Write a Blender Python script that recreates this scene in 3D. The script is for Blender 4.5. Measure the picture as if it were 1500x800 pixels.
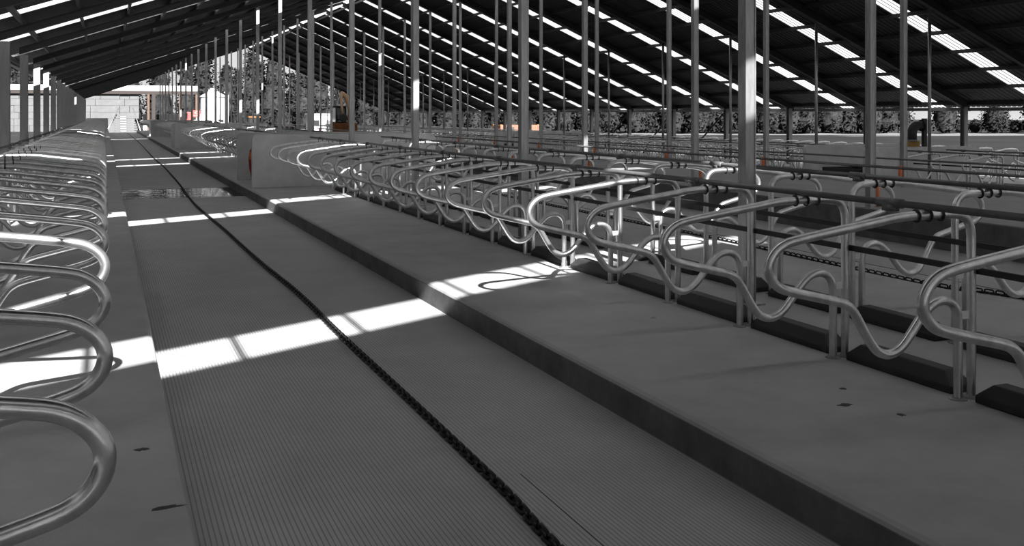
import bpy, bmesh, math, random
from math import sin, cos, pi, atan, atan2, sqrt
from mathutils import Vector

S = bpy.context.scene
for o in list(bpy.data.objects):
    bpy.data.objects.remove(o)
C = S.collection
random.seed(7)

# ------------------------------------------------------------------ camera, world, sun, exposure
EYE = 1.86                                   # eye height over the stall platforms (z = 0)
FPX = 1451.0
YAW = math.radians(22.33)
cam = bpy.data.cameras.new('camera')
cam.sensor_fit = 'HORIZONTAL'; cam.sensor_width = 36.0
cam.lens = FPX / 1500.0 * 36.0
cam.shift_y = -233.0 / 1500.0
cam.clip_start = 0.05; cam.clip_end = 2000
camo = bpy.data.objects.new('camera', cam); C.objects.link(camo)
camo.location = (0, 0, EYE); camo.rotation_euler = (pi / 2, 0, -YAW)
S.camera = camo

S.view_settings.view_transform = 'Standard'
S.view_settings.look = 'None'
S.view_settings.gamma = 1.0
S.view_settings.use_curve_mapping = False
S.view_settings.exposure = -0.08

SUN_DIR = Vector((0.10, 1.6, -1.0))         # the way the light travels
sun = bpy.data.lights.new('sun', 'SUN'); sun.energy = 32.0; sun.angle = math.radians(0.6)
suno = bpy.data.objects.new('sun', sun); C.objects.link(suno)
suno.rotation_euler = SUN_DIR.to_track_quat('-Z', 'Y').to_euler()
suno.location = (-10, -60, 60)

W = bpy.data.worlds.new('sky'); S.world = W; W.use_nodes = True
nt = W.node_tree; nt.nodes.clear()
wo = nt.nodes.new('ShaderNodeOutputWorld'); bg = nt.nodes.new('ShaderNodeBackground')
tc = nt.nodes.new('ShaderNodeTexCoord'); mp = nt.nodes.new('ShaderNodeMapping')
mp.inputs['Scale'].default_value = (2.0, 2.0, 7.0)
nz = nt.nodes.new('ShaderNodeTexNoise'); nz.inputs['Scale'].default_value = 2.2; nz.inputs['Detail'].default_value = 5
cr = nt.nodes.new('ShaderNodeValToRGB')
cr.color_ramp.elements[0].position = 0.35; cr.color_ramp.elements[0].color = (0.70, 0.70, 0.70, 1)
cr.color_ramp.elements[1].position = 0.7; cr.color_ramp.elements[1].color = (1, 1, 1, 1)
nt.links.new(tc.outputs['Generated'], mp.inputs['Vector']); nt.links.new(mp.outputs['Vector'], nz.inputs['Vector'])
nt.links.new(nz.outputs['Fac'], cr.inputs['Fac']); nt.links.new(cr.outputs['Color'], bg.inputs['Color'])
bg.inputs['Strength'].default_value = 0.95
nt.links.new(bg.outputs['Background'], wo.inputs['Surface'])

# ------------------------------------------------------------------ materials
def mat(name, col, rough=0.6, metal=0.0, var=0.0, vscale=8.0, bump=0.0, bscale=40.0, spec=0.5, stretch=None):
    m = bpy.data.materials.new(name); m.use_nodes = True
    n = m.node_tree.nodes; l = m.node_tree.links
    b = n['Principled BSDF']
    if not isinstance(col, tuple): col = (col, col, col)
    b.inputs['Base Color'].default_value = (*col, 1); b.inputs['Roughness'].default_value = rough
    b.inputs['Metallic'].default_value = metal; b.inputs['Specular IOR Level'].default_value = spec
    if var or bump:
        t = n.new('ShaderNodeTexCoord'); src = t.outputs['Object']
        if stretch:
            q = n.new('ShaderNodeMapping'); q.inputs['Scale'].default_value = stretch
            l.new(src, q.inputs['Vector']); src = q.outputs['Vector']
    if var:
        z = n.new('ShaderNodeTexNoise'); z.inputs['Scale'].default_value = vscale; z.inputs['Detail'].default_value = 6
        z.inputs['Roughness'].default_value = 0.65
        l.new(src, z.inputs['Vector'])
        r = n.new('ShaderNodeValToRGB')
        r.color_ramp.elements[0].position = 0.3; r.color_ramp.elements[1].position = 0.72
        r.color_ramp.elements[0].color = (*[c * (1 - var) for c in col], 1)
        r.color_ramp.elements[1].color = (*[min(1, c * (1 + var)) for c in col], 1)
        l.new(z.outputs['Fac'], r.inputs['Fac']); l.new(r.outputs['Color'], b.inputs['Base Color'])
    if bump:
        z2 = n.new('ShaderNodeTexNoise'); z2.inputs['Scale'].default_value = bscale; z2.inputs['Detail'].default_value = 4
        l.new(src, z2.inputs['Vector'])
        bp = n.new('ShaderNodeBump'); bp.inputs['Strength'].default_value = bump; bp.inputs['Distance'].default_value = 0.01
        l.new(z2.outputs['Fac'], bp.inputs['Height']); l.new(bp.outputs['Normal'], b.inputs['Normal'])
    return m

M = {}
M['galv'] = mat('galvanised_steel', 0.66, 0.29, 0.95, 0.18, 14, 0.05, 60, stretch=(1, 1, 0.6))
M['rail'] = mat('dark_pipe', 0.16, 0.4, 0.6, 0.15, 12)
M['post'] = mat('post_steel', 0.38, 0.34, 0.85, 0.25, 5, stretch=(3, 3, 0.5))
M['wpost'] = mat('side_post_steel', 0.22, 0.42, 0.4, 0.15, 4, stretch=(3, 3, 0.4))
M['black'] = mat('black_rubber', 0.018, 0.6, 0, 0.2, 9)
M['bed'] = mat('bed_concrete', 0.34, 0.62, 0, 0.16, 1.3, 0.12, 55)
M['curb'] = mat('curb_concrete', 0.24, 0.7, 0, 0.3, 2.5, 0.2, 30)
M['face'] = mat('dark_riser_concrete', 0.11, 0.8, 0, 0.35, 3.5, 0.25, 30)
M['wallc'] = mat('cast_concrete', 0.55, 0.75, 0, 0.14, 2.2, 0.12, 40)
M['lane'] = mat('lane_concrete', 0.22, 0.6, 0, 0.16, 0.8, 0.1, 40)
M['roof'] = mat('roof_sheet_dark', 0.016, 0.55, 0.0, 0.1, 3)
M['purlin'] = mat('purlin_dark', 0.024, 0.5, 0.2, 0.1, 5)
M['rafter'] = mat('rafter_dark', 0.02, 0.5, 0.2, 0.1, 4)
M['ground'] = mat('dry_ground', 0.028, 0.95, 0, 0.18, 0.15, spec=0.0)
M['gravel'] = mat('pale_gravel', 0.10, 0.95, 0, 0.2, 0.9, spec=0.0)
M['field'] = mat('field_grass', 0.02, 0.95, 0, 0.2, 0.12, spec=0.0)
M['crown'] = mat('pine_foliage', 0.018, 0.95, 0, 0.75, 1.8, spec=0.0)
M['bush'] = mat('shrub_foliage', 0.018, 0.9, 0, 0.75, 1.8, spec=0.0)
M['trunk'] = mat('bark', 0.10, 0.9, 0, 0.3, 2)
M['white'] = mat('white_paint', 0.3, 0.6, 0, 0.05, 2)
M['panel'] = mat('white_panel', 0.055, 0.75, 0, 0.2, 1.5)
M['brown'] = mat('brown_timber', (0.010, 0.005, 0.003), 0.8, 0, 0.2, 4)
M['tan'] = mat('tan_timber', (0.055, 0.030, 0.018), 0.8, 0, 0.15, 4)
M['orange'] = mat('orange_plastic', (0.62, 0.15, 0.055), 0.55, 0, 0.12, 10)
M['orangec'] = mat('orange_paint', (0.15, 0.055, 0.03), 0.6, 0, 0.1, 3)
M['red'] = mat('red_paint', (0.30, 0.02, 0.014), 0.5, 0, 0.15, 5)
M['ochre'] = mat('ochre_paint', (0.30, 0.16, 0.02), 0.6, 0, 0.2, 5)
M['rust'] = mat('rusty_brown', (0.20, 0.075, 0.02), 0.85, 0, 0.4, 3)
M['chain'] = mat('black_chain_steel', 0.02, 0.38, 0.7, 0.3, 20)
M['boomp'] = mat('tan_machine_paint', (0.62, 0.40, 0.24), 0.5)
M['plate'] = mat('bright_zinc', 0.75, 0.5)
M['glass'] = mat('dark_glass', 0.02, 0.1, 0, 0, spec=0.7)
M['mud'] = mat('dried_mud', 0.05, 0.9, 0, 0.3, 30)
M['cloth'] = mat('dark_work_clothes', 0.03, 0.9, 0, 0.2, 10)
M['skin'] = mat('skin_tone', 0.30, 0.6)

for k in ('crown', 'bush'):
    n_ = M[k].node_tree.nodes; l_ = M[k].node_tree.links
    t_ = n_.new('ShaderNodeTexCoord'); v_ = n_.new('ShaderNodeMapping'); v_.inputs['Scale'].default_value = (1, 1, 0.08)
    x_ = n_.new('ShaderNodeVectorTransform'); x_.vector_type = 'NORMAL'; x_.convert_from = 'OBJECT'; x_.convert_to = 'WORLD'
    l_.new(t_.outputs['Object'], v_.inputs['Vector']); l_.new(v_.outputs['Vector'], x_.inputs['Vector']); l_.new(x_.outputs['Vector'], n_['Principled BSDF'].inputs['Normal'])
# grooved alley
def groove_mat():
    m = mat('grooved_concrete', 0.37, 0.55, 0, 0.14, 1.1)
    n = m.node_tree.nodes; l = m.node_tree.links; b = n['Principled BSDF']
    t = n.new('ShaderNodeTexCoord'); w = n.new('ShaderNodeTexWave')
    w.wave_type = 'BANDS'; w.bands_direction = 'X'; w.wave_profile = 'SIN'
    w.inputs['Scale'].default_value = 2 * pi / 0.0265 / 20.0
    w.inputs['Distortion'].default_value = 0.0
    l.new(t.outputs['Object'], w.inputs['Vector'])
    r = n.new('ShaderNodeValToRGB')
    r.color_ramp.elements[0].position = 0.02; r.color_ramp.elements[0].color = (0.55, 0.55, 0.55, 1)
    r.color_ramp.elements[1].position = 0.30; r.color_ramp.elements[1].color = (1, 1, 1, 1)
    l.new(w.outputs['Fac'], r.inputs['Fac'])
    old = b.inputs['Base Color'].links[0].from_socket
    mx = n.new('ShaderNodeMix'); mx.data_type = 'RGBA'; mx.blend_type = 'MULTIPLY'; mx.inputs['Factor'].default_value = 1.0
    l.new(old, mx.inputs[6]); l.new(r.outputs['Color'], mx.inputs[7]); l.new(mx.outputs[2], b.inputs['Base Color'])
    bp = n.new('ShaderNodeBump'); bp.inputs['Strength'].default_value = 0.5; bp.inputs['Distance'].default_value = 0.006
    l.new(r.outputs['Color'], bp.inputs['Height']); l.new(bp.outputs['Normal'], b.inputs['Normal'])
    return m
M['groove'] = groove_mat()

def sheet_mat(name, clear, col):
    m = bpy.data.materials.new(name); m.use_nodes = True
    n = m.node_tree.nodes; l = m.node_tree.links; n.clear()
    o = n.new('ShaderNodeOutputMaterial'); a = n.new('ShaderNodeBsdfTranslucent'); d = n.new('ShaderNodeBsdfTransparent')
    a.inputs['Color'].default_value = (col, col, col, 1); d.inputs['Color'].default_value = (0.9, 0.9, 0.9, 1)
    x = n.new('ShaderNodeMixShader'); x.inputs['Fac'].default_value = clear
    l.new(a.outputs[0], x.inputs[1]); l.new(d.outputs[0], x.inputs[2]); l.new(x.outputs[0], o.inputs['Surface'])
    return m
M['sky_milky'] = sheet_mat('milky_skylight', 0.0, 0.36)
M['sky_clear'] = sheet_mat('clear_skylight', 0.95, 0.3)

def water_mat():
    m = mat('shallow_water', 0.02, 0.06, 0, 0, spec=0.8)
    n = m.node_tree.nodes; l = m.node_tree.links; b = n['Principled BSDF']
    t = n.new('ShaderNodeTexCoord'); z = n.new('ShaderNodeTexNoise'); z.inputs['Scale'].default_value = 3.5; z.inputs['Detail'].default_value = 3
    bp = n.new('ShaderNodeBump'); bp.inputs['Strength'].default_value = 0.25; bp.inputs['Distance'].default_value = 0.02
    l.new(t.outputs['Object'], z.inputs['Vector']); l.new(z.outputs['Fac'], bp.inputs['Height']); l.new(bp.outputs['Normal'], b.inputs['Normal'])
    return m
M['water'] = water_mat()

# ------------------------------------------------------------------ mesh helpers
class MB:
    def __init__(s): s.v = []; s.f = []
    def add(s, vs, fs):
        k = len(s.v); s.v += [tuple(p) for p in vs]; s.f += [tuple(i + k for i in q) for q in fs]; return s
    def box(s, x0, x1, y0, y1, z0, z1):
        return s.add([(x0, y0, z0), (x1, y0, z0), (x1, y1, z0), (x0, y1, z0), (x0, y0, z1), (x1, y0, z1), (x1, y1, z1), (x0, y1, z1)],
                     [(0, 3, 2, 1), (4, 5, 6, 7), (0, 1, 5, 4), (1, 2, 6, 5), (2, 3, 7, 6), (3, 0, 4, 7)])
    def tube(s, pts, r, n=8, cap=True, up=(0, 1, 0)):
        pts = [Vector(p) for p in pts]; N = len(pts); rs = r if isinstance(r, (list, tuple)) else [r] * N
        vs = []; nrm = None
        for i, p in enumerate(pts):
            t = (pts[min(i + 1, N - 1)] - pts[max(i - 1, 0)]).normalized()
            if nrm is None:
                a = Vector(up)
                if abs(a.dot(t)) > 0.9: a = Vector((1, 0, 0))
                nrm = (a - t * a.dot(t)).normalized()
            else:
                nrm = (nrm - t * nrm.dot(t)).normalized()
            b = t.cross(nrm)
            for k in range(n):
                a = 2 * pi * k / n
                vs.append(p + (nrm * cos(a) + b * sin(a)) * rs[i])
        fs = []
        for i in range(N - 1):
            for k in range(n):
                fs.append((i * n + k, i * n + (k + 1) % n, (i + 1) * n + (k + 1) % n, (i + 1) * n + k))
        if cap:
            fs.append(tuple(range(n - 1, -1, -1))); fs.append(tuple((N - 1) * n + k for k in range(n)))
        return s.add(vs, fs)
    def ring(s, c, axis, R, r, n=12, m=5, sx=1.0):
        c = Vector(c); ax = Vector(axis).normalized()
        a = Vector((0, 0, 1)) if abs(ax.z) < 0.9 else Vector((1, 0, 0))
        u = (a - ax * a.dot(ax)).normalized(); w = ax.cross(u)
        vs = []; fs = []
        for i in range(n):
            t = 2 * pi * i / n; d = u * cos(t) + w * sin(t)
            for k in range(m):
                q = 2 * pi * k / m
                vs.append(c + (u * cos(t) + w * sin(t) * sx) * R + (d * cos(q) + ax * sin(q)) * r)
        for i in range(n):
            for k in range(m):
                fs.append((i * m + k, i * m + (k + 1) % m, ((i + 1) % n) * m + (k + 1) % m, ((i + 1) % n) * m + k))
        return s.add(vs, fs)
    def lathe(s, prof, n=16, c=(0, 0, 0)):
        vs = []; fs = []
        for (r, z) in prof:
            for k in range(n):
                a = 2 * pi * k / n; vs.append((c[0] + r * cos(a), c[1] + r * sin(a), c[2] + z))
        for i in range(len(prof) - 1):
            for k in range(n):
                fs.append((i * n + k, i * n + (k + 1) % n, (i + 1) * n + (k + 1) % n, (i + 1) * n + k))
        fs.append(tuple(range(n - 1, -1, -1))); fs.append(tuple((len(prof) - 1) * n + k for k in range(n)))
        return s.add(vs, fs)
    def prism(s, poly, y0, y1):                      # polygon in x,z extruded along y
        n = len(poly)
        vs = [(x, y0, z) for x, z in poly] + [(x, y1, z) for x, z in poly]
        fs = [tuple(range(n)), tuple(range(2 * n - 1, n - 1, -1))] + [(i + n, (i + 1) % n + n, (i + 1) % n, i) for i in range(n)]
        return s.add(vs, fs)
    def mesh(s, name, m, smooth=False, bevel=0):
        me = bpy.data.meshes.new(name); me.from_pydata(s.v, [], s.f)
        bm = bmesh.new(); bm.from_mesh(me)
        if bevel:
            bmesh.ops.bevel(bm, geom=[e for e in bm.edges if len(e.link_faces) == 2 and e.calc_face_angle(0) > 0.5], offset=bevel, segments=2, affect='EDGES', profile=0.6)
        bmesh.ops.recalc_face_normals(bm, faces=bm.faces)
        bm.to_mesh(me); bm.free()
        me.materials.append(m)
        if smooth:
            for p in me.polygons: p.use_smooth = len(p.vertices) <= 4
        return me

def link(name, data, parent=None, loc=(0, 0, 0), rot=(0, 0, 0), sc=None):
    o = bpy.data.objects.new(name, data); C.objects.link(o)
    o.location = loc; o.rotation_euler = rot
    if sc: o.scale = sc
    if parent: o.parent = parent
    return o
def tag(o, label, cat, group=None):
    o['label'] = label; o['category'] = cat
    if group: o['group'] = group
    return o
def part(o, label): o['label'] = label; return o
def struct(o): o['kind'] = 'structure'; return o
def stuff(o): o['kind'] = 'stuff'; return o

ONES = ['', 'first', 'second', 'third', 'fourth', 'fifth', 'sixth', 'seventh', 'eighth', 'ninth', 'tenth', 'eleventh', 'twelfth', 'thirteenth',
        'fourteenth', 'fifteenth', 'sixteenth', 'seventeenth', 'eighteenth', 'nineteenth']
TENS = ['', '', 'twenty', 'thirty', 'forty', 'fifty', 'sixty', 'seventy', 'eighty', 'ninety']
def nth(n):
    if n < 20: return ONES[n]
    t, u = divmod(n, 10)
    if u: return TENS[t] + '-' + ONES[u]
    return TENS[t][:-1] + 'ieth'

# ------------------------------------------------------------------ layout of the barn (metres)
BENT = [2.5 + 5.61 * n for n in range(-7, 22)]      # roof frames along the barn
Y0, Y1 = -40.0, 121.0
XE_L, XE_R, XR_L, XR_R = -2.83, 33.3, 15.35, 16.0
def roof_l(x): return EYE + 1.73 + 0.3457 * (x + 2.08)
def roof_r(x): return EYE + 7.86 - 0.4376 * (x - 15.65)
OFF_L, OFF_R = 0.30, 0.15
ZD = -0.62                                          # platform level of the far double row
CROSS = [(25.6, 28.6), (55.6, 58.6), (85.6, 88.6)]

# ------------------------------------------------------------------ floors
floor = struct(link('floor', None))
def slab(name, x0, x1, y0, y1, zt0, zt1, zb, m, bev=0.0):
    mb = MB().prism([(x0, zb), (x1, zb), (x1, zt1), (x0, zt0)], y0, y1)
    return link(name, mb.mesh(name, m, bevel=bev), floor)
def platform(x0, x1, zt, side, y0=Y0, y1=119.6, zb=-0.6):
    # rounded curb nose on the alley side(s)
    p = [(x0, zb), (x1, zb)]
    if side in ('r', 'b'): p += [(x1, zt - 0.035), (x1 - 0.012, zt - 0.012), (x1 - 0.04, zt)]
    else: p += [(x1, zt)]
    if side in ('l', 'b'): p += [(x0 + 0.04, zt), (x0 + 0.012, zt - 0.012), (x0, zt - 0.035)]
    else: p += [(x0, zt)]
    return link('stall_platform', MB().prism(p, y0, y1).mesh('stall_platform', M['bed']), floor)
part(platform(-2.9, 0.37, 0.0, 'r'), 'grey concrete stall bed along the open side of the barn')
part(platform(3.3, 8.3, 0.0, 'b'), 'grey concrete stall bed carrying two head-to-head rows')
part(platform(22.95, 28.0, ZD, 'b', zb=-1.4), 'grey concrete stall bed of the far double row')
part(platform(30.9, 34.0, ZD - 0.08, 'l', zb=-1.5), 'grey concrete stall bed along the far eave')
a1 = slab('scrape_alley', 0.37, 3.3, Y0, 25.95, -0.23, -0.23, -0.6, M['groove'])
a2 = slab('scrape_alley', 0.37, 3.3, 29.3, Y1 - 1, -0.23, -0.23, -0.6, M['groove'])
slab('cross_gutter', 0.37, 3.3, 25.95, 29.3, -0.27, -0.27, -0.6, M['lane'])
w = link('gutter_water', MB().box(0.37, 3.3, 25.955, 29.295, -0.27, -0.236).mesh('gutter_water', M['water']), floor)
part(w, 'dark shallow water lying across the alley')
slab('scrape_alley', 8.3, 12.3, Y0, 119.6, -0.23, -0.3, -0.8, M['groove'])
slab('feed_lane', 12.3, 18.8, Y0, 119.6, 0.22, 0.02, -0.9, M['lane'], 0.02)
slab('scrape_alley', 18.8, 22.95, Y0, 119.6, -0.70, -0.85, -1.4, M['lane'])
slab('scrape_alley', 28.0, 30.9, Y0, 119.6, -0.88, -0.9, -1.5, M['lane'])
for fx, z0, z1, lab in ((3.3, -.24, -.03, 'dark riser of the double-row bed'), (12.3, -.3, .2, 'dark riser of the feed lane'), (22.95, -.85, ZD - .03, 'dark riser of the far double-row bed')):
    part(link('curb_face', MB().box(fx - .008, fx + .002, Y0, 119.6, z0, z1).mesh('curb_face', M['face']), floor), lab)  # thin facing over each riser, darker than the bed and lane concrete
# saw joint in the alley floor
link('saw_joint', MB().box(2.228, 2.233, 2.5, 5.3, -0.232, -0.2285).mesh('saw_joint', M['black']), floor)
link('saw_joint', MB().box(9.95, 9.97, Y0, 60, -0.27, -0.2555).mesh('saw_joint', M['black']), floor)

# outside ground, falling gently away to the right of the barn
gx = [-260, -30, -2.9, 0, 33, 60, 420]; gz = [-0.35, -0.35, -0.62, -0.65, -1.55, -1.25, -1.25]
gy = [-60, Y0, Y1, 150, 420]
vs = [(x, y, z) for y in gy for x, z in zip(gx, gz)]; n = len(gx)
fs = [(j * n + i, j * n + i + 1, (j + 1) * n + i + 1, (j + 1) * n + i) for j in range(len(gy) - 1) for i in range(n - 1)]
struct(link('ground', MB().add(vs, fs).mesh('ground', M['ground'])))

# ------------------------------------------------------------------ roof
ceiling = struct(link('ceiling', None))
def corr(x0, x1, zf, off, y0, y1, pitch=0.25, amp=0.03):
    n = max(1, int(round((y1 - y0) / pitch))); p = (y1 - y0) / n
    prof = []
    for i in range(n):
        b = y0 + i * p
        prof += [(b, 0), (b + .58 * p, 0), (b + .68 * p, amp), (b + .90 * p, amp)]
    prof.append((y1, 0))
    mb = MB(); k = len(prof)
    mb.add([(x0, y, zf(x0) + off + z) for y, z in prof] + [(x1, y, zf(x1) + off + z) for y, z in prof],
           [(i, i + 1, i + 1 + k, i + k) for i in range(k - 1)])
    return mb
CLEAR = [1.05, 12.5, 34.8, 40.5, 79.3]
milky_l = [1.0 + 5.61 * n for n in range(-7, 21) if all(abs(1.0 + 5.61 * n - c) > 2.4 for c in CLEAR)]
strips_l = sorted([(c, 'sky_clear') for c in CLEAR] + [(c, 'sky_milky') for c in milky_l])
strips_r = [(4.52 + 5.61 * n, 'sky_milky') for n in range(-7, 21)]
HW = 0.44
for strips, x0, x1, zf, off in ((strips_l, XE_L, XR_L, roof_l, OFF_L), (strips_r, XR_R, XE_R, roof_r, OFF_R)):
    y = Y0
    for c, mm in strips:
        if c - HW - y > 0.05:
            link('roof_sheet', corr(x0, x1, zf, off, y, c - HW).mesh('roof_sheet', M['roof']), ceiling)
        segs = [(x0, x1, mm)] if c != CLEAR[0] else [(x0, 9.3, mm), (9.3, x1, 'sky_milky')]
        for s0, s1, sm in segs:
            link('skylight_sheet', corr(s0, s1, zf, off, c - HW, c + HW, 0.22, 0.02).mesh('skylight_sheet', M[sm]), ceiling)
        y = c + HW
    link('roof_sheet', corr(x0, x1, zf, off, y, Y1).mesh('roof_sheet', M['roof']), ceiling)
# purlins (along the barn)
def purlin(x, zf, off):
    z = zf(x) + off - 0.005
    link('purlin', MB().box(x - 0.03, x + 0.03, Y0 + .05, Y1 - .05, z - 0.14, z).mesh('purlin', M['purlin']), ceiling)
purlin(-2.72, roof_l, OFF_L)
x = -1.72
while x < XR_L: purlin(x, roof_l, OFF_L); x += 1.16
x = 16.15
while x < XE_R: purlin(x, roof_r, OFF_R); x += 1.385
# rafters: I-section frames at each bent
def rafter(x0, x1, zf, off, y, dep):
    mb = MB()
    for (dy, t0, t1) in ((0.075, -0.02, 0.0), (0.006, -dep + .02, -0.02), (0.075, -dep, -dep + .02)):
        a = off - 0.15
        mb.add([(x0, y - dy, zf(x0) + a + t0), (x1, y - dy, zf(x1) + a + t0), (x1, y + dy, zf(x1) + a + t0), (x0, y + dy, zf(x0) + a + t0),
                (x0, y - dy, zf(x0) + a + t1), (x1, y - dy, zf(x1) + a + t1), (x1, y + dy, zf(x1) + a + t1), (x0, y + dy, zf(x0) + a + t1)],
               [(0, 3, 2, 1), (4, 5, 6, 7), (0, 1, 5, 4), (1, 2, 6, 5), (2, 3, 7, 6), (3, 0, 4, 7)])
    link('rafter', mb.mesh('rafter', M['rafter']), ceiling)
for y in BENT:
    rafter(-2.2, 15.66, roof_l, OFF_L, y, .19); rafter(15.64, 32.9, roof_r, OFF_R + 0.1, y, .30)
# translucent sheet added over the open ridge gap to stop direct sun
zz0 = roof_l(XR_L) + OFF_L; zz1 = roof_r(XR_R) + OFF_R
ridge = MB()
ridge.add([(XR_L - .05, Y0, zz0 + .02), (15.68, Y0, zz0 + .10), (XR_R + .05, Y0, zz1 + .03), (XR_L - .05, Y1, zz0 + .02), (15.68, Y1, zz0 + .10), (XR_R + .05, Y1, zz1 + .03)], [(0, 1, 4, 3), (1, 2, 5, 4)])
part(link('ridge_sun_block', ridge.mesh('ridge_sun_block', M['sky_milky']), ceiling), 'translucent sheet added over the ridge gap to block sun')
# eave gutters and the gable flashings
zg = roof_r(XE_R) + OFF_R
link('eave_gutter', MB().box(XE_R - 0.02, XE_R + 0.12, Y0, Y1, zg - 0.16, zg - 0.02).mesh('eave_gutter', M['wpost']), ceiling)
zg = roof_l(XE_L) + OFF_L
link('eave_gutter', MB().box(XE_L - 0.12, XE_L + 0.02, Y0, Y1, zg - 0.16, zg - 0.02).mesh('eave_gutter', M['wpost']), ceiling)

# ------------------------------------------------------------------ roof posts
def post_meshes(name, w, d, h, m, z0):
    return MB().box(-w / 2, w / 2, -d / 2, d / 2, 0, h).mesh(name, m)
def hollow_post(w, h, m):
    # square tube with a shallow rolled lip on the two long edges of the near face
    mb = MB().box(-w / 2, w / 2, -w / 2, w / 2, 0, h)
    mb.box(-w / 2, -w / 2 + .014, -w / 2 - .008, -w / 2, 0, h); mb.box(w / 2 - .014, w / 2, -w / 2 - .008, -w / 2, 0, h)
    return mb.mesh('shaft', m)
plate_me = MB().box(-.13, .13, -.13, .13, 0, .015).mesh('base_plate', M['post'])
sleeve_me = MB().tube([(0, 0, 0), (0, 0, .48)], .052, 8).mesh('orange_sleeve', M['orange'], True)
ROWS = [('A', 5.82, 0.0, 0.12, 1, 'between near double row stalls', roof_l, OFF_L),
        ('B', 12.45, 0.215, 0.125, 1, 'along near edge of feed lane', roof_l, OFF_L),
        ('C', 18.6, 0.02, 0.125, 2, 'along far edge of feed lane', roof_r, OFF_R),
        ('D', 25.1, ZD, 0.11, 2, 'between far double row stalls', roof_r, OFF_R)]
for key, px, pz, pw, n0, where, zf, off in ROWS:
    h = zf(px) + off - 0.4 - pz
    me = hollow_post(pw, h, M['post']) if key != 'D' else MB().tube([(0, 0, 0), (0, 0, h)], .055, 14).mesh('shaft', M['post'], True)
    for i, y in enumerate([b for b in BENT if b > 5]):
        if i + 1 < n0: continue
        p = link('roof_post', None, None, (px, y, pz))
        tag(p, 'slim galvanised roof post, %s from near end, %s' % (nth(i + 2 - n0), where), 'post', 'slim roof posts')
        link('shaft', me, p); link('base_plate', plate_me, p)
        if key in 'BC':
            s = link('orange_sleeve', sleeve_me, p, (0.12 if key == 'B' else -0.12, -.02, .06 if key == 'C' else .01))
            part(s, 'orange plastic sleeve beside the steel shaft')
            link('sleeve_bracket', MB().box(-.02, .02, -.05, .02, 0, .04).mesh('sleeve_bracket', M['post']), p, (0.075 if key == 'B' else -0.075, 0, .3))
# wide posts along both eaves
zl = roof_l(-2.08) + OFF_L - 0.4
hsec = lambda h: (MB().box(-.10, .10, -.11, -.095, 0, h).box(-.10, .10, .095, .11, 0, h).box(-.008, .008, -.095, .095, 0, h)).mesh('shaft', M['wpost'])
mel = hsec(zl); cap_l = MB().box(-.12, .12, -.13, .13, -.012, 0).mesh('cap_plate', M['wpost'])
for i, y in enumerate([b for b in BENT if b > 20]):
    p = link('side_post', None, None, (-2.08, y, 0))
    tag(p, 'wide grey steel post, %s from near end, behind the single stall row' % nth(i + 1), 'post', 'wide posts along the near eave')
    link('shaft', mel, p); link('base_plate', plate_me, p)
ze = roof_r(32.6) + OFF_R - 0.3; mer = hsec(ze + 0.72)
brace_me = MB().tube([(0, .05, ze + .6), (0, 2.7, ze + 0.72 - 1.9), (0, 3.75, 0.02)], .05, 6).mesh('diagonal_brace', M['black'], True)
for i, y in enumerate([b for b in BENT if b > 20]):
    p = link('side_post', None, None, (32.6, y, -0.72))
    tag(p, 'wide grey steel post under the far eave, %s from the near end' % nth(i + 1), 'post', 'wide posts along the far eave')
    link('shaft', mer, p)
    if i in (4, 5, 6):
        part(link('diagonal_brace', brace_me, p), 'dark diagonal brace running down from the post top')

# ------------------------------------------------------------------ stall dividers
PROF = [(0, 1.06), (-.015, 1.13), (-.06, 1.185), (-.14, 1.207), (-.30, 1.21), (-.5, 1.21), (-.66, 1.2), (-.8, 1.18), (-1.15, 1.134), (-1.42, 1.095),
        (-1.52, 1.065), (-1.585, 1.01), (-1.61, .945), (-1.59, .875), (-1.53, .82), (-1.43, .786), (-1.25, .742), (-1.08, .70), (-1.02, .675), (-.97, .63),
        (-.9, .52), (-.84, .43), (-.78, .37), (-.7, .345), (-.62, .365), (-.55, .42), (-.48, .5), (-.41, .575), (-.34, .63), (-.26, .652), (-.18, .635),
        (-.13, .58), (-.115, .5), (-.115, .42)]
def catmull(P, k):
    out = []
    for i in range(len(P) - 1):
        p0, p1, p2, p3 = [Vector((*P[max(0, min(len(P) - 1, j))], 0)) for j in (i - 1, i, i + 1, i + 2)]
        for s in range(k):
            t = s / k
            q = 0.5 * ((2 * p1) + (p2 - p0) * t + (2 * p0 - 5 * p1 + 4 * p2 - p3) * t * t + (3 * p1 - p0 - 3 * p2 + p3) * t ** 3)
            out.append((q.x, 0, q.y))
    out.append((P[-1][0], 0, P[-1][1])); return out
R = 0.0295
DV = {}
for lod, k, sd in ((0, 4, 14), (1, 2, 8)):
    DV[lod] = dict(loop=MB().tube(catmull(PROF, k), R, sd, False).mesh('loop_tube', M['galv'], True),
                   tall=MB().tube([(0, 0, 0), (0, 0, 1.06)], R, sd, False).mesh('support_post', M['galv'], True),
                   short=MB().tube([(-.115, 0, 0), (-.115, 0, .42)], R, sd, False).mesh('short_post', M['galv'], True),
                   plate=MB().box(-.09, -.025, -.006, .006, .52, .57).mesh('spacer_plate', M['plate']),
                   foot=MB().lathe([(.06, 0), (.052, .006), (.035, .014)], 10).mesh('floor_collar', M['wpost'], True),
                   clamp=MB().ring((0, 0, 0), (1, 0, 0), .038, .0075, 12 if lod == 0 else 8, 5 if lod == 0 else 4).mesh('clamp_ring', M['black'], True))
def thin(P): return [P[i] for i in (0, 2, 4, 6, 9, 11, 12, 13, 15, 17, 19, 21, 23, 25, 28, 29, 31, 33)]
far_pts = [(0, 0, 0)] + [(a, 0, b) for a, b in thin(PROF)] + [(-.115, 0, 0)]
far_mb = MB().tube(far_pts, R, 5, False)
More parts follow.
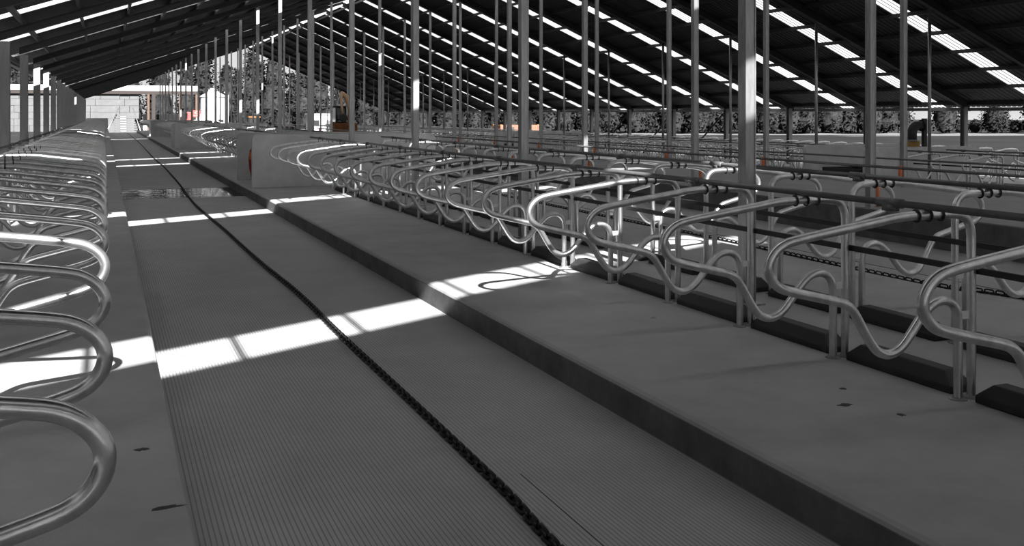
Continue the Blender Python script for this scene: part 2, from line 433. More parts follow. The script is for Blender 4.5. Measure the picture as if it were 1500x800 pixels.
DV[2] = far_mb.mesh('stall_divider', M['galv'], True)
COUNT = {}
def divider(x, y, z, face, row, group, lod):
    i = COUNT.get(row, 0) + 1; COUNT[row] = i
    rot = (0, 0, 0 if face < 0 else pi)
    lab = 'tubular stall divider, %s from near end, %s' % (nth(i), row)
    if lod == 2:
        return tag(link('stall_divider', DV[2], None, (x, y, z), rot), lab, 'stall divider', group)
    d = DV[lod]
    o = tag(link('stall_divider', None, None, (x, y, z), rot), lab, 'stall divider', group)
    link('loop_tube', d['loop'], o); link('support_post', d['tall'], o); link('short_post', d['short'], o)
    link('spacer_plate', d['plate'], o)
    if lod == 0:
        link('floor_collar', d['foot'], o); link('floor_collar', d['foot'], o, (-.115, 0, 0))
    for cx in (-.47, -.37, -.27): link('clamp_ring', d['clamp'], o, (cx, 0, 1.209))
    return o
blocks = [(3.67, 24.9), (29.3, 55.2), (59.3, 85.2), (89.3, 118.5)]
def ys(a, b): 
    out = []; y = a
    while y <= b: out.append(y); y += 1.2
    return out
rest = []                                              # the small far ones past the nearest three hundred
XA1, XA2, XD1, XD2 = 5.26, 6.38, 24.92, 26.05
budget = 0
for i, y in enumerate(ys(2.86, 118.5)):
    if i < 62: divider(-1.61, y, 0, 1, 'single row along the open side', 'dividers of the single row', 0 if y < 9 else 1 if y < 22 else 2)
    else: rest.append((-1.61, y, 0, 1))
NAMES = ['before first walls', 'after first walls', 'after second walls']
for bi, (b0, b1) in enumerate(blocks):
    for y in ys(b0, b1):
        if bi < 3:
            lod = 0 if y < 11 else 1 if y < 26 else 2
            divider(XA1, y, 0, -1, "double row's alley side, " + NAMES[bi], 'dividers of the near double row, alley side', lod)
            divider(XA2, y, 0, 1, "double row's feed side, " + NAMES[bi], 'dividers of the near double row, feed side', lod)
        else:
            rest += [(XA1, y, 0, -1), (XA2, y, 0, 1)]
dblocks = [(21.9, 24.9), (29.3, 55.2), (59.3, 85.2), (89.3, 118.5)]
for bi, (b0, b1) in enumerate(dblocks):
    for y in ys(b0, b1):
        if bi < 3: divider(XD1, y, ZD, -1, "far double row's lane side, " + NAMES[bi], 'dividers of the far double row', 1 if y < 34 else 2)
        else: rest.append((XD1, y, ZD, -1))
        if bi < 2: divider(XD2, y, ZD, 1, "far double row's eave side, " + NAMES[bi], 'dividers of the far double row', 2)
        else: rest.append((XD2, y, ZD, 1))
for y in ys(27.0, 118.5): rest.append((33.0 - 0.1, y, ZD - 0.08, -1))
rm = MB()
for (x, y, z, f) in rest:
    rm.add([(x + (v[0] if f < 0 else -v[0]), y, z + v[2]) if False else (x + (v[0] if f < 0 else -v[0]), y + (v[1] if f < 0 else -v[1]), z + v[2]) for v in far_mb.v], far_mb.f)
o = stuff(link('distant_stall_dividers', rm.mesh('distant_stall_dividers', M['galv'], True)))
tag(o, 'mass of far stall dividers too small to tell apart near the barn end', 'stall dividers')

# neck rails and head straps
def rail(x, z, y0, y1, label, r=.024, cat='rail'):
    o = link('neck_rail', MB().tube([(x, y0, z), (x, y1, z)], r, 10).mesh('neck_rail', M['rail'], True))
    tag(o, label, cat, 'dark neck rails')
    y = y0 + 1.9; k = 0
    cm = MB().tube([(x, -.11, z), (x, .11, z)], r + .009, 10)
    cm.box(x - .03, x + .03, -.05, .05, z - .055, z - .01)
    me = cm.mesh('rail_coupler', M['rail'], True)
    while y < min(y1, 60):
        link('rail_coupler', me, o, (0, y, 0)); y += 2.4
    return o
def strap(x, z, y0, y1, label):
    o = link('head_strap', MB().box(x - .012, x + .012, y0, y1, z - .022, z + .022).mesh('head_strap', M['black'], bevel=.004))
    return tag(o, label, 'strap', 'black head straps')
blk = [(3.3, 25.5), (29.0, 55.5), (58.8, 85.5), (89.0, 119)]
bn = ['before the first walls', 'after the first walls', 'after the second walls', 'after the third walls']
ZR = 1.263
rail(-1.68, ZR, 2.4, 119, 'long dark neck rail over the single row along the open side')
strap(-1.65, .83, 2.4, 119, 'black head strap behind the single row along the open side')
for (b0, b1), nm in zip(blk, bn):
    rail(XA1 - .37, ZR, b0, b1, 'dark neck rail over the near double row, alley side, ' + nm)
    rail(XA2 + .37, ZR, b0, b1, 'dark neck rail over the near double row, feed side, ' + nm)
    strap(XA1 + .045, .83, b0, b1, 'black head strap, near double row, alley side, ' + nm)
    strap(XA2 - .045, .83, b0, b1, 'black head strap, near double row, feed side, ' + nm)
for (b0, b1), nm in zip([(20.5, 25.5)] + blk[1:], bn):
    rail(XD1 + -.37, ZD + ZR, b0, b1, 'dark neck rail over the far double row, lane side, ' + nm)
    rail(XD2 + .37, ZD + ZR, b0, b1, 'dark neck rail over the far double row, eave side, ' + nm)
    strap(XD1 + .045, ZD + .83, b0, b1, 'black head strap of the far double row ' + nm)
# feed barrier rails on the posts of the lane
for fx, fz, nm in ((12.45 - .085, .95, 'near'), (18.6 - .085, .72, 'far')):
    o = link('feed_rail', MB().tube([(fx, 3, fz), (fx, 119, fz)], .025, 8).mesh('feed_rail', M['rail'], True))
    tag(o, 'dark feed rail running along the posts at the %s edge of the feed lane' % nm, 'rail', 'feed lane rails')

# brisket boards between the posts on the bed
def brisket_mesh(L):
    h, d = .135, .20; c = .10
    v = [(-d / 2, -L / 2, 0), (d / 2, -L / 2, 0), (d / 2, L / 2, 0), (-d / 2, L / 2, 0),
         (-d / 2, -L / 2, .05), (d / 2, -L / 2, .05), (d / 2, L / 2, .05), (-d / 2, L / 2, .05),
         (-d / 2 + .05, -L / 2 + c, h), (d / 2 - .03, -L / 2 + c, h), (d / 2 - .03, L / 2 - c, h), (-d / 2 + .05, L / 2 - c, h)]
    f = [(0, 3, 2, 1), (0, 1, 5, 4), (1, 2, 6, 5), (2, 3, 7, 6), (3, 0, 4, 7), (4, 5, 9, 8), (5, 6, 10, 9), (6, 7, 11, 10), (7, 4, 8, 11), (8, 9, 10, 11)]
    return MB().add(v, f).mesh('brisket_board', M['black'], bevel=.012)
bme = brisket_mesh(1.0)
for x, side, rot in ((XA1 + .02, 'alley', 0), (XA2 - .02, 'feed', pi)):
    for i, y in enumerate(ys(4.27, 24.6)):
        o = link('brisket_board', bme, None, (x, y, 0), (0, 0, rot))
        tag(o, 'black brisket board between stall posts, near double row, %s side, %s from near end' % (side, nth(i + 1)), 'brisket board', 'black brisket boards')
for i, y in enumerate(ys(22.5, 24.9)):
    tag(link('brisket_board', bme, None, (XD1 + .02, y, ZD)), 'black brisket board of the far double row before its walls, %s from the near end' % nth(i + 1), 'brisket board', 'black brisket boards')

# ------------------------------------------------------------------ concrete walls at the cross passages
def cwall(x0, x1, y, z0, h, label):
    r = .14; p = [(x0, z0), (x1, z0)]
    for k in range(6):
        a = k / 5 * pi / 2; p.append((x1 - r + r * cos(a), z0 + h - r + r * sin(a)))
    for k in range(6):
        a = pi / 2 + k / 5 * pi / 2; p.append((x0 + r + r * cos(a), z0 + h - r + r * sin(a)))
    o = link('concrete_barrier', MB().prism(p, y - .075, y + .075).mesh('concrete_barrier', M['wallc'], bevel=.012))
    tag(o, label, 'wall', 'concrete passage walls')
def trough(x0, y0, y1, z, label):
    mb = MB().box(0, 1.5, 0, .05, .12, .62).box(0, 1.5, y1 - y0 - .05, y1 - y0, .12, .62).box(0, .05, .05, y1 - y0 - .05, .12, .62).box(1.45, 1.5, .05, y1 - y0 - .05, .12, .62).box(.05, 1.45, .05, y1 - y0 - .05, .12, .17)
    t = link('water_trough', mb.mesh('water_trough', M['black'], bevel=.01), None, (x0, y0, z))
    for lx in (.15, 1.2): link('trough_foot', MB().box(lx, lx + .15, .1, y1 - y0 - .1, 0, .12).mesh('trough_foot', M['wallc']), t)
    link('water', MB().box(.05, 1.45, .05, y1 - y0 - .05, .50, .51).mesh('water', M['water']), t)
    tag(t, label, 'trough', 'black water troughs')
CN = ['first', 'second', 'third']
for (a, b), cn in zip(CROSS, CN):
    cwall(3.42, 8.25, a, 0, 1.34, 'pale concrete wall closing the near double row, front of the %s passage' % cn)
    cwall(3.42, 8.25, b, 0, 1.34, 'grey concrete wall starting the next near block, back of the %s passage' % cn)
    trough(3.75, a + .55, b - .55, 0, 'black water trough between the near walls of the %s passage' % cn)
for (a, b), cn in list(zip(CROSS, CN))[:2]:
    cwall(22.97, 27.95, a, ZD, 1.38, 'concrete wall across the far double row, front of the %s passage' % cn)
    cwall(22.97, 27.95, b, ZD, 1.38, 'concrete wall across the far double row, back of the %s passage' % cn)
    trough(23.3, a + .55, b - .55, ZD, 'black water trough between the far walls of the %s passage' % cn)
cwall(-2.0, .30, 119.4, 0, 1.4, 'dark concrete end wall of the single row along the open side')
# red drench hose hung between the first pair of walls
hp = [(3.50, 25.70, 1.02), (3.46, 25.95, .92), (3.46, 26.2, .74), (3.5, 26.35, .45), (3.55, 26.3, .2), (3.62, 26.1, .06), (3.6, 25.9, .03)]
o = link('red_hose', MB().tube([Vector(p) for p in hp], .045, 8).mesh('red_hose', M['red'], True))
link('hose_nozzle', MB().tube([(3.46, 25.95, .93), (3.44, 26.0, .70)], [.03, .055], 8).mesh('hose_nozzle', M['orange'], True), o)
tag(o, 'red hose hanging in the gap between the first pair of concrete walls', 'hose')

# black ventilation elbow on the far wall
ex, ey, ez = 25.0, 25.6, ZD + 1.38
e = tag(link('elbow_pipe', None, None, (ex, ey, ez)), 'big black pipe elbow standing on the far concrete wall beside a post', 'pipe')
arc = [(0, 0, .18), (0, 0, .45)] + [(.26 - .26 * cos(a), 0, .45 + .26 * sin(a)) for a in [pi / 2 * k / 6 for k in range(1, 7)]] + [(.42, 0, .71)]
link('elbow', MB().tube(arc, .155, 14).mesh('elbow', M['black'], True), e)
link('flange', MB().tube([(.40, 0, .71), (.46, 0, .71)], .20, 14).mesh('flange', M['black'], True), e)
link('standpipe', MB().box(.47, .60, -.06, .06, -.0, .95).mesh('standpipe', M['black']), e)
part(link('base_block', MB().box(-.26, .28, -.07, .07, 0, .20).mesh('base_block', M['ochre'], bevel=.01), e), 'ochre timber block under the elbow')
link('clamp_band', MB().tube([(0, 0, .18), (0, 0, .24)], .175, 14).mesh('clamp_band', M['wpost'], True), e)

# ------------------------------------------------------------------ scraper chains
def smooth(P, k=8):
    out = []
    for i in range(len(P) - 1):
        p0, p1, p2, p3 = [Vector(P[max(0, min(len(P) - 1, j))]) for j in (i - 1, i, i + 1, i + 2)]
        for s in range(k):
            t = s / k
            out.append(0.5 * ((2 * p1) + (p2 - p0) * t + (2 * p0 - 5 * p1 + 4 * p2 - p3) * t * t + (3 * p1 - p0 - 3 * p2 + p3) * t ** 3))
    out.append(Vector(P[-1])); return out
def link_mb(flat, n=10, m=5):
    mb = MB(); L, Wd, r = .034, .020, .0105
    pts = []
    for i in range(n):
        a = 2 * pi * i / n
        pts.append(((cos(a) * Wd), (sin(a) * Wd) + (L if sin(a) >= 0 else -L), 0) if flat else (0, (sin(a) * Wd) + (L if sin(a) >= 0 else -L), cos(a) * Wd))
    pts.append(pts[0]); pts = [Vector(p) for p in pts]
    vs = []; fs = []
    for i in range(n):
        t = (pts[i + 1] - pts[i - 1 if i else n - 1]).normalized(); up = Vector((0, 0, 1)) if flat else Vector((1, 0, 0)); b = t.cross(up)
        for k in range(m):
            q = 2 * pi * k / m; vs.append(pts[i] + (up * cos(q) + b * sin(q)) * r)
    for i in range(n):
        for k in range(m): fs.append((i * m + k, i * m + (k + 1) % m, ((i + 1) % n) * m + (k + 1) % m, ((i + 1) % n) * m + k))
    return MB().add(vs, fs)
def chain(P, z, label, singles):
    P = smooth([(x, y, z) for x, y in P])
    root = tag(link('scraper_chain', None, None, (P[0].x, P[0].y, z)), label, 'chain')
    mf = link_mb(True).mesh('chain_link', M['chain'], True); mv = link_mb(False).mesh('chain_link', M['chain'], True)
    lf, lv = link_mb(True, 8, 3), link_mb(False, 8, 3)
    pitch = .066; seg = 0; acc = 0.0; i = 0; far = MB(); d = 0.0
    k = 0
    while k < len(P) - 1:
        a, b = P[k], P[k + 1]; L = (b - a).length
        while d <= L:
            p = a + (b - a) * (d / L); ang = atan2(-(b - a).x, (b - a).y)
            rel = p - P[0]
            if i < singles:
                link('chain_link', mf if i % 2 == 0 else mv, root, (rel.x, rel.y, .0125 if i % 2 == 0 else .032), (0, 0, ang))
            else:
                src = lf if i % 2 == 0 else lv; zz = .0125 if i % 2 == 0 else .032; ca, sa = cos(ang), sin(ang)
                far.add([(rel.x + v[0] * ca - v[1] * sa, rel.y + v[0] * sa + v[1] * ca, v[2] + zz) for v in src.v], src.f)
            i += 1; d += pitch
        d -= L; k += 1
    stuff(link('distant_chain_links', far.mesh('distant_chain_links', M['chain'], True), root))
chain([(1.98, 3.6), (2.0, 4.44), (2.03, 5.09), (2.04, 6.91), (2.04, 9.31), (2.06, 11.39), (2.0, 14.22), (1.97, 18.14), (1.9, 23.87), (2.03, 31.0), (2.13, 41.16), (2.11, 49.57),
       (2.27, 75.3), (2.25, 104.83), (2.2, 118)], -.229, 'black scraper chain lying along the middle of the grooved alley', 290)
chain([(9.75, 5.0), (9.65, 8.3), (9.35, 9.5), (9.5, 14), (9.45, 20), (9.5, 40), (9.5, 60)], -.252, 'black scraper chain in the second alley behind the double row', 120)

# mud flecks and a chip on the beds
def blot(x, y, z, r, seed, label, st=(1, 1)):
    rnd = random.Random(seed); n = 12
    pr = [(r * rnd.uniform(.45, 1.1) * st[0] * cos(2 * pi * k / n), r * rnd.uniform(.45, 1.1) * st[1] * sin(2 * pi * k / n)) for k in range(n)]
    vs = [(a, b, 0) for a, b in pr] + [(a * .6, b * .6, .004) for a, b in pr]
    fs = [(k, (k + 1) % n, (k + 1) % n + n, k + n) for k in range(n)] + [tuple(range(n, 2 * n))]
    tag(link('mud_spot', MB().add(vs, fs).mesh('mud_spot', M['mud'], True), None, (x, y, z)), label, 'mud spot', 'mud spots on the beds')
blot(.19, 5.86, 0, .05, 1, 'dark mud spot on the near bed, the one farther from the camera', (1, .7))
blot(.27, 4.95, 0, .06, 2, 'dark smeared mud spot at the very edge of the near bed', (1.5, .55))
blot(4.38, 5.05, 0, .055, 3, 'dark mud fleck on the double-row bed near its brisket boards', (1.2, .7))
blot(4.55, 4.75, 0, .035, 4, 'small round mud fleck, middle of the double-row bed')
blot(4.62, 5.35, 0, .03, 5, 'tiny mud fleck close beside a dip of the stall tubes')
tag(link('stone_chip', MB().add([(-.03, -.015, 0), (.03, -.01, 0), (.02, .02, 0), (-.02, .02, 0), (-.01, 0, .014), (.012, .004, .012)],
    [(0, 1, 5, 4), (1, 2, 5), (2, 3, 4, 5), (3, 0, 4), (0, 3, 2, 1)]).mesh('stone_chip', M['white']), None, (4.62, 7.86, 0)), 'small white stone chip lying on the double-row bed', 'stone')

# ------------------------------------------------------------------ beyond the far gable: the long pale shed
KS = 1.06
shed = tag(link('open_shed', None, None, (0, 141 * KS, -.64), (0, 0, 0), (KS, KS, KS)), 'long pale shed with white fascia across the yard beyond the far gable', 'shed')
link('fascia', MB().box(-26, 11.7, -.1, .1, 5.45, 6.05).mesh('fascia', M['white']), shed)
part(link('fascia_beam', MB().box(-26, 11.7, -.15, .25, 5.0, 5.45).mesh('fascia_beam', M['brown']), shed), 'dark brown beam under the fascia')
link('shed_roof', MB().add([(-26, -.1, 6.05), (11.7, -.1, 6.05), (11.7, 4, 5.6), (-26, 4, 5.6), (-26, -.1, 6.15), (11.7, -.1, 6.15), (11.7, 4, 5.7), (-26, 4, 5.7)],
     [(0, 3, 2, 1), (4, 5, 6, 7), (0, 1, 5, 4), (1, 2, 6, 5), (2, 3, 7, 6), (3, 0, 4, 7)]).mesh('shed_roof', M['white']), shed)
rnd = random.Random(4)
pm = {w: MB().box(-w / 2 + .02, w / 2 - .02, -.09, .09, -.42, .42).mesh('wall_panel', M['panel'], bevel=.02) for w in (1.2, 1.8, 2.4, 3.6)}
for j in range(6):
    px = -25.8
    while px < 3.3:
        w = rnd.choice((1.2, 1.8, 2.4, 2.4, 3.6))
        if px + w > 4.6: w = 1.2
        link('wall_panel', pm[w], shed, (px + w / 2, .4 + .06 * rnd.uniform(-1, 1), .45 + j * .86))
        px += w
tm = MB().box(-.14, .14, -.14, .14, 0, 5.0).mesh('timber_post', M['tan']); tb = MB().box(-.22, .22, -.18, .18, 0, 5.0).mesh('timber_post', M['brown'])
for px, mm in ((5.35, tm), (6.0, tb), (9.4, tm), (11.5, tm)): link('timber_post', mm, shed, (px, 0, 0))
# low white wall behind the openings
o = link('low_white_wall', MB().box(4.6, 15.0, 0, .25, -.5, 1.95).mesh('low_white_wall', M['white'], bevel=.03), None, (.6, 156.5, -.1))
tag(o, 'low white wall seen through the open bays of the pale shed', 'wall')
# boarded ramp in front of the shed
rp = tag(link('boarded_ramp', None, None, (2.18, 135.5, -.87), (0, 0, 0), (1.09, 1.09, 1.09)), 'pale boarded ramp rising between slanted rails at the alley end', 'ramp')
for k in range(9):
    link('ramp_board', MB().box(-1.7 + .1 * k, 1.7 - .07 * k, .0 + .05 * (k % 2), .34, 0, .22).mesh('ramp_board', M['panel'], bevel=.015), rp, (0, .36 * k, .28 * k))
    if k: link('ramp_prop', MB().box(-.3, .3, .05, .3, 0, .28 * k).mesh('ramp_prop', M['wallc']), rp, (0, .36 * k, 0))
link('ramp_rail', MB().tube([(-1.9, -.1, .35), (-.5, 3.2, 3.2)], .06, 6).mesh('ramp_rail', M['post'], True), rp)
link('ramp_rail', MB().tube([(1.9, -.1, .35), (1.1, 3.2, 3.2)], .06, 6).mesh('ramp_rail', M['post'], True), rp)
# silo
sl = tag(link('feed_silo', None, None, (13.9, 143, -1.15), (0, 0, 0), (1.1, 1.1, 1.1)), 'white round feed silo with a conical roof before the pines', 'silo')
link('silo_wall', MB().lathe([(1.55, 0), (1.55, 1.5), (1.58, 1.55), (1.55, 1.6), (1.55, 3.2), (1.58, 3.25), (1.55, 3.3), (1.55, 4.9)], 24).mesh('silo_wall', M['white'], False), sl)
link('silo_roof', MB().lathe([(1.66, 4.88), (1.66, 4.95), (.3, 5.75), (.22, 5.95), (.0, 6.0)], 24).mesh('silo_roof', M['white']), sl)
link('elevator_leg', MB().box(-.75, .2, -1.95, -1.5, 0, 5.75).box(-.55, .0, -1.9, -1.5, 5.75, 5.95).mesh('elevator_leg', M['white'], bevel=.03), sl)
link('downpipe', MB().tube([(1.75, -.4, 0), (1.75, -.4, 5.1), (1.3, -.3, 5.5)], .09, 8).mesh('downpipe', M['white'], True), sl)
part(link('control_box', MB().box(.45, 1.05, -1.75, -1.4, 2.0, 2.75).mesh('control_box', M['wpost'], bevel=.03), sl), 'grey control box')
# red sign and pillar
sg = tag(link('red_sign', None, None, (11.35, 139, -1.0), (0, 0, 0), (1.135, 1.135, 1.135)), 'small red sign board with a white curved mark near the silo', 'sign')
link('sign_post', MB().box(-.04, .04, -.04, .04, 0, 2.2).mesh('sign_post', M['wpost']), sg)
link('sign_board', MB().box(-.4, .4, -.08, -.04, 2.15, 2.95).mesh('sign_board', M['red'], bevel=.01), sg)
part(link('sign_mark', MB().tube([(.28, -.085, 2.78), (.05, -.085, 2.82), (-.22, -.085, 2.68), (.0, -.085, 2.52), (.22, -.085, 2.38), (-.05, -.085, 2.28), (-.3, -.085, 2.32)], .045, 6).mesh('sign_mark', M['white'], True), sg), 'white curved mark')
o = tag(link('red_fuel_pump', MB().box(-.2, .2, -.2, .2, 0, 2.6).box(-.26, .26, -.24, .24, 2.6, 2.75).box(-.3, -.2, -.1, .1, 1.2, 1.9).mesh('red_fuel_pump', M['red'], bevel=.03), None, (10.4, 139, -1.0), (0, 0, 0), (1.135, 1.135, 1.135)), 'tall narrow red cabinet standing beside the red sign', 'cabinet')
# straw-brown heap
def heap(name, loc, r, h, m, label, cat, seed):
    rnd = random.Random(seed); mb = MB(); n = 14; prof = [(1, 0), (.9, .35), (.65, .72), (.3, .95)]
    vs = []; 
    for (a, b) in prof:
        for k in range(n):
            q = 2 * pi * k / n; s = rnd.uniform(.82, 1.12); vs.append((r * a * s * cos(q), r * a * s * sin(q), h * b * rnd.uniform(.85, 1.1)))
    vs = [(x, y, 0) if i < n else (x, y, z) for i, (x, y, z) in enumerate(vs)]; vs.append((0, 0, h))
    fs = [(i * n + k, i * n + (k + 1) % n, (i + 1) * n + (k + 1) % n, (i + 1) * n + k) for i in range(3) for k in range(n)] + [(3 * n + k, 3 * n + (k + 1) % n, 4 * n) for k in range(n)]
    return tag(link(name, mb.add(vs, fs).mesh(name, m), None, loc), label, cat)
heap('straw_heap', (12.2, 121.9, -.75), 1.0, 1.75, M['rust'], 'rust-brown straw heap at the foot of the white silo', 'heap', 3)
# red tractor
def wheel(r, w):
    return MB().tube([(-w / 2, 0, r), (-w * .35, 0, r), (w * .35, 0, r), (w / 2, 0, r)], [r * .85, r, r, r * .85], 16).mesh('wheel', M['black'], True)
t = tag(link('red_tractor', None, None, (19.2, 141, -1.3), (0, 0, 0), (1.15, 1.15, 1.15)), 'small red-brown tractor with a dark cab among the far posts', 'tractor')
link('bonnet', MB().box(-.4, .4, -1.7, -.2, .8, 1.55).box(-.3, .3, -1.7, .9, .55, .8).mesh('bonnet', M['red'], bevel=.06), t)
link('cab', MB().box(-.6, .6, -.2, 1.0, .9, 2.3).mesh('cab', M['glass'], bevel=.05), t)
link('cab_roof', MB().box(-.68, .68, -.3, 1.1, 2.3, 2.45).mesh('cab_roof', M['rust'], bevel=.04), t)
wr, wf = wheel(.75, .4), wheel(.45, .28)
for sx in (-.75, .75): link('wheel', wr, t, (sx, .55, 0)); link('wheel', wf, t, (sx * .9, -1.3, 0))
# excavator on the feed lane
x = tag(link('small_excavator', None, None, (14.1, 62.5, .2)), 'small tan and black excavator parked on the feed lane, boom raised', 'excavator')
for sx in (-.55, .55):
    link('track', MB().prism([(-.75, .0), (.75, .0), (.95, .2), (.75, .42), (-.75, .42), (-.95, .2)], -.16, .16).mesh('track', M['black'], bevel=.03), x, (sx, 0, 0), (0, 0, pi / 2))
link('track_frame', MB().box(-.5, .5, -.45, .45, .25, .5).mesh('track_frame', M['black']), x)
link('body', MB().box(-.7, .7, -.75, .8, .5, 1.1).mesh('body', M['rust'], bevel=.08), x)
cb = link('cab', MB().box(-.66, .05, -.5, .5, 1.1, 2.1).mesh('cab', M['glass'], bevel=.06), x)
link('cab_roof', MB().box(-.7, .09, -.54, .54, 2.1, 2.18).mesh('cab_roof', M['black'], bevel=.02), cb)
part(link('boom', MB().tube([(.25, -.6, 1.0), (.2, -.9, 2.0), (-.1, -1.0, 2.75), (-.45, -1.2, 3.0)], [.2, .19, .16, .12], 8).mesh('boom', M['boomp'], True), x), 'tan painted boom')
part(link('stick', MB().tube([(-.45, -1.2, 3.0), (-.5, -1.5, 2.2), (-.45, -1.6, 1.7)], [.09, .08, .06], 8).mesh('stick', M['boomp'], True), x), 'tan painted stick')
link('bucket', MB().prism([(-.25, 0), (.2, -.05), (.28, -.35), (.05, -.5), (-.28, -.3)], -.25, .25).mesh('bucket', M['black']), x, (-.45, -1.6, 1.65))
# site hut
h = tag(link('site_hut', None, None, (29.5, 146, -1.35)), 'white site hut standing before the pines beyond the gable', 'hut')
link('hut_body', MB().box(-2.0, 2.0, -1.2, 1.2, .2, 3.1).mesh('hut_body', M['white'], bevel=.04), h)
link('hut_roof', MB().box(-2.15, 2.15, -1.35, 1.35, 3.1, 3.25).mesh('hut_roof', M['white'], bevel=.02), h)
link('skid', MB().box(-1.8, 1.8, -1.0, 1.0, 0, .2).mesh('skid', M['wpost']), h)
link('window', MB().box(-1.4, -.5, -1.24, -1.19, 1.5, 2.3).mesh('window', M['glass']), h)
link('door', MB().box(.5, 1.4, -1.24, -1.19, .3, 2.3).mesh('door', M['panel']), h)
# orange container out on the field edge
c = tag(link('orange_container', None, None, (38.6, 93, -1.35)), 'orange shipping container on the field edge beyond the far stalls', 'container')
cm = MB().box(-2.1, 2.1, -1.1, 1.1, .1, 2.1)
for k in range(17): cm.box(-2.0 + .25 * k - .06, -2.0 + .25 * k + .06, -1.15, -1.1, .15, 2.05)
link('container_shell', cm.mesh('container_shell', M['orangec']), c)
for k in (-1.45, -.75): link('door_gap', MB().box(k - .12, k + .12, -1.17, -1.1, .3, 1.9).mesh('door_gap', M['black']), c)
for cx in (-2.0, 2.0):
    for cy in (-1.0, 1.0): link('corner_block', MB().box(cx - .12, cx + .12, cy - .14, cy + .14, 0, .2).box(cx - .12, cx + .12, cy - .14, cy + .14, 2.0, 2.14).mesh('corner_block', M['rust']), c)

# person in dark clothes on the loading slab
sb = link('loading_slab', MB().box(-1.5, 1.5, -1, 1, 0, 1.05).mesh('loading_slab', M['wallc'], bevel=.03), None, (6.3, 124.0, -.75))
tag(sb, 'grey concrete loading block beyond the near double row', 'block')
def person(loc):
    J = [(0, 0, .95), (0, 0, 1.2), (0, 0, 1.42), (0, 0, 1.52), (0, 0, 1.60),
         (-.19, 0, 1.42), (-.25, .02, 1.14), (-.24, -.08, .90), (.19, 0, 1.42), (.25, .02, 1.14), (.24, -.08, .90),
         (-.10, 0, .90), (-.11, 0, .48), (-.11, .02, .07), (-.11, -.12, .04), (.10, 0, .90), (.12, 0, .48), (.12, .02, .07), (.12, -.12, .04)]
    E = [(0, 1), (1, 2), (2, 3), (3, 4), (2, 5), (5, 6), (6, 7), (2, 8), (8, 9), (9, 10), (0, 11), (11, 12), (12, 13), (13, 14), (0, 15), (15, 16), (16, 17), (17, 18)]
    Rr = [.14, .14, .13, .06, .06, .075, .05, .038, .075, .05, .038, .10, .065, .045, .04, .10, .065, .045, .04]
    me = bpy.data.meshes.new('person'); me.from_pydata(J, E, []); me.materials.append(M['cloth'])
    o = link('person', me, None, loc)
    sk = o.modifiers.new('skin', 'SKIN')
    for i, d in enumerate(me.skin_vertices[0].data): d.radius = (Rr[i], Rr[i] * .8); d.use_root = (i == 0)
    sk.use_smooth_shade = True
    o.modifiers.new('sub', 'SUBSURF').render_levels = 1
    hd = MB().lathe([(.03, -.13), (.065, -.10), (.082, -.02), (.088, .04), (.075, .10), (.04, .135), (0.004, .14)], 14).mesh('head', M['skin'], True)
    hh = link('head', hd, o, (0, -.01, 1.68))
    link('hair', MB().lathe([(.094, .03), (.09, .08), (.06, .13), (.004, .155)], 14).mesh('hair', M['black'], True), hh)
    link('nose', MB().add([(-.014, -.08, -.02), (.014, -.08, -.02), (0, -.105, -.02), (0, -.082, .03)], [(0, 1, 2), (0, 2, 3), (1, 3, 2), (0, 3, 1)]).mesh('nose', M['skin']), hh)
    for sx in (-1, 1):
        link('ear', MB().box(-.008, .008, -.018, .018, -.03, .03).mesh('ear', M['skin'], bevel=.004), hh, (sx * .09, 0, .0))
        link('eye', MB().box(-.012, .012, -.004, .004, -.006, .006).mesh('eye', M['black']), hh, (sx * .032, -.082, .02))
        hnd = link('hand', MB().box(-.02, .02, -.045, .045, -.08, 0).mesh('hand', M['skin'], bevel=.008), o, (sx * .24, -.09, .89))
        for q in range(4): link('finger', MB().tube([(0, -.033 + .022 * q, -.08), (0, -.033 + .022 * q, -.15 + .008 * abs(q - 1))], [.009, .007], 6).mesh('finger', M['skin'], True), hnd)
        link('thumb', MB().tube([(0, -.042, -.02), (0, -.07, -.05), (0, -.072, -.085)], .009, 6).mesh('thumb', M['skin'], True), hnd)
    return tag(o, 'person in dark clothes standing on the loading block at the alley end', 'person')
person((5.75, 123.6, .30))

# ------------------------------------------------------------------ trees, berm, field strips
def belt(t): return (t * 1.0, 168 - 0.42 * t)            # the tree belt runs off to the right and towards us
def strip(name, pts, m):
    return struct(link(name, MB().add([p for p in pts], [tuple(range(len(pts)))]).mesh(name, m)))
fz = -1.22
strip('field', [(36, 30, fz), (150, 30, fz), (300, 130, fz), (300, 160, fz), (110, 118, fz), (40, 148, fz)], M['field'])
# pale gravel berm along the foot of the belt
bm_ = MB(); prev = None; N = 40; vs = []; rnd = random.Random(5)
for i in range(N):
    t = 12 + i * 3.2; bx, by = belt(t); hgt = rnd.uniform(.45, .9) * (1.0 if t < 62 else .3)
    vs += [(bx - .4 * 4, by - 11, -1.25), (bx, by - 8, -1.25 + hgt), (bx + 1, by - 5, -1.25)]
fs = []
for i in range(N - 1):
    for k in range(2): fs.append((i * 3 + k, i * 3 + k + 1, (i + 1) * 3 + k + 1, (i + 1) * 3 + k))
struct(link('gravel_berm', bm_.add(vs, fs).mesh('gravel_berm', M['gravel'])))
strip('gravel_track', [(95, 108, fz + .02), (300, 62, fz + .02), (300, 70, fz + .02), (95, 112, fz + .02)], M['gravel'])
strip('gravel_yard', [(-3, 122, -.58), (26, 122, -1.3), (34, 152, -1.3), (-3, 152, -.58)], M['gravel'])

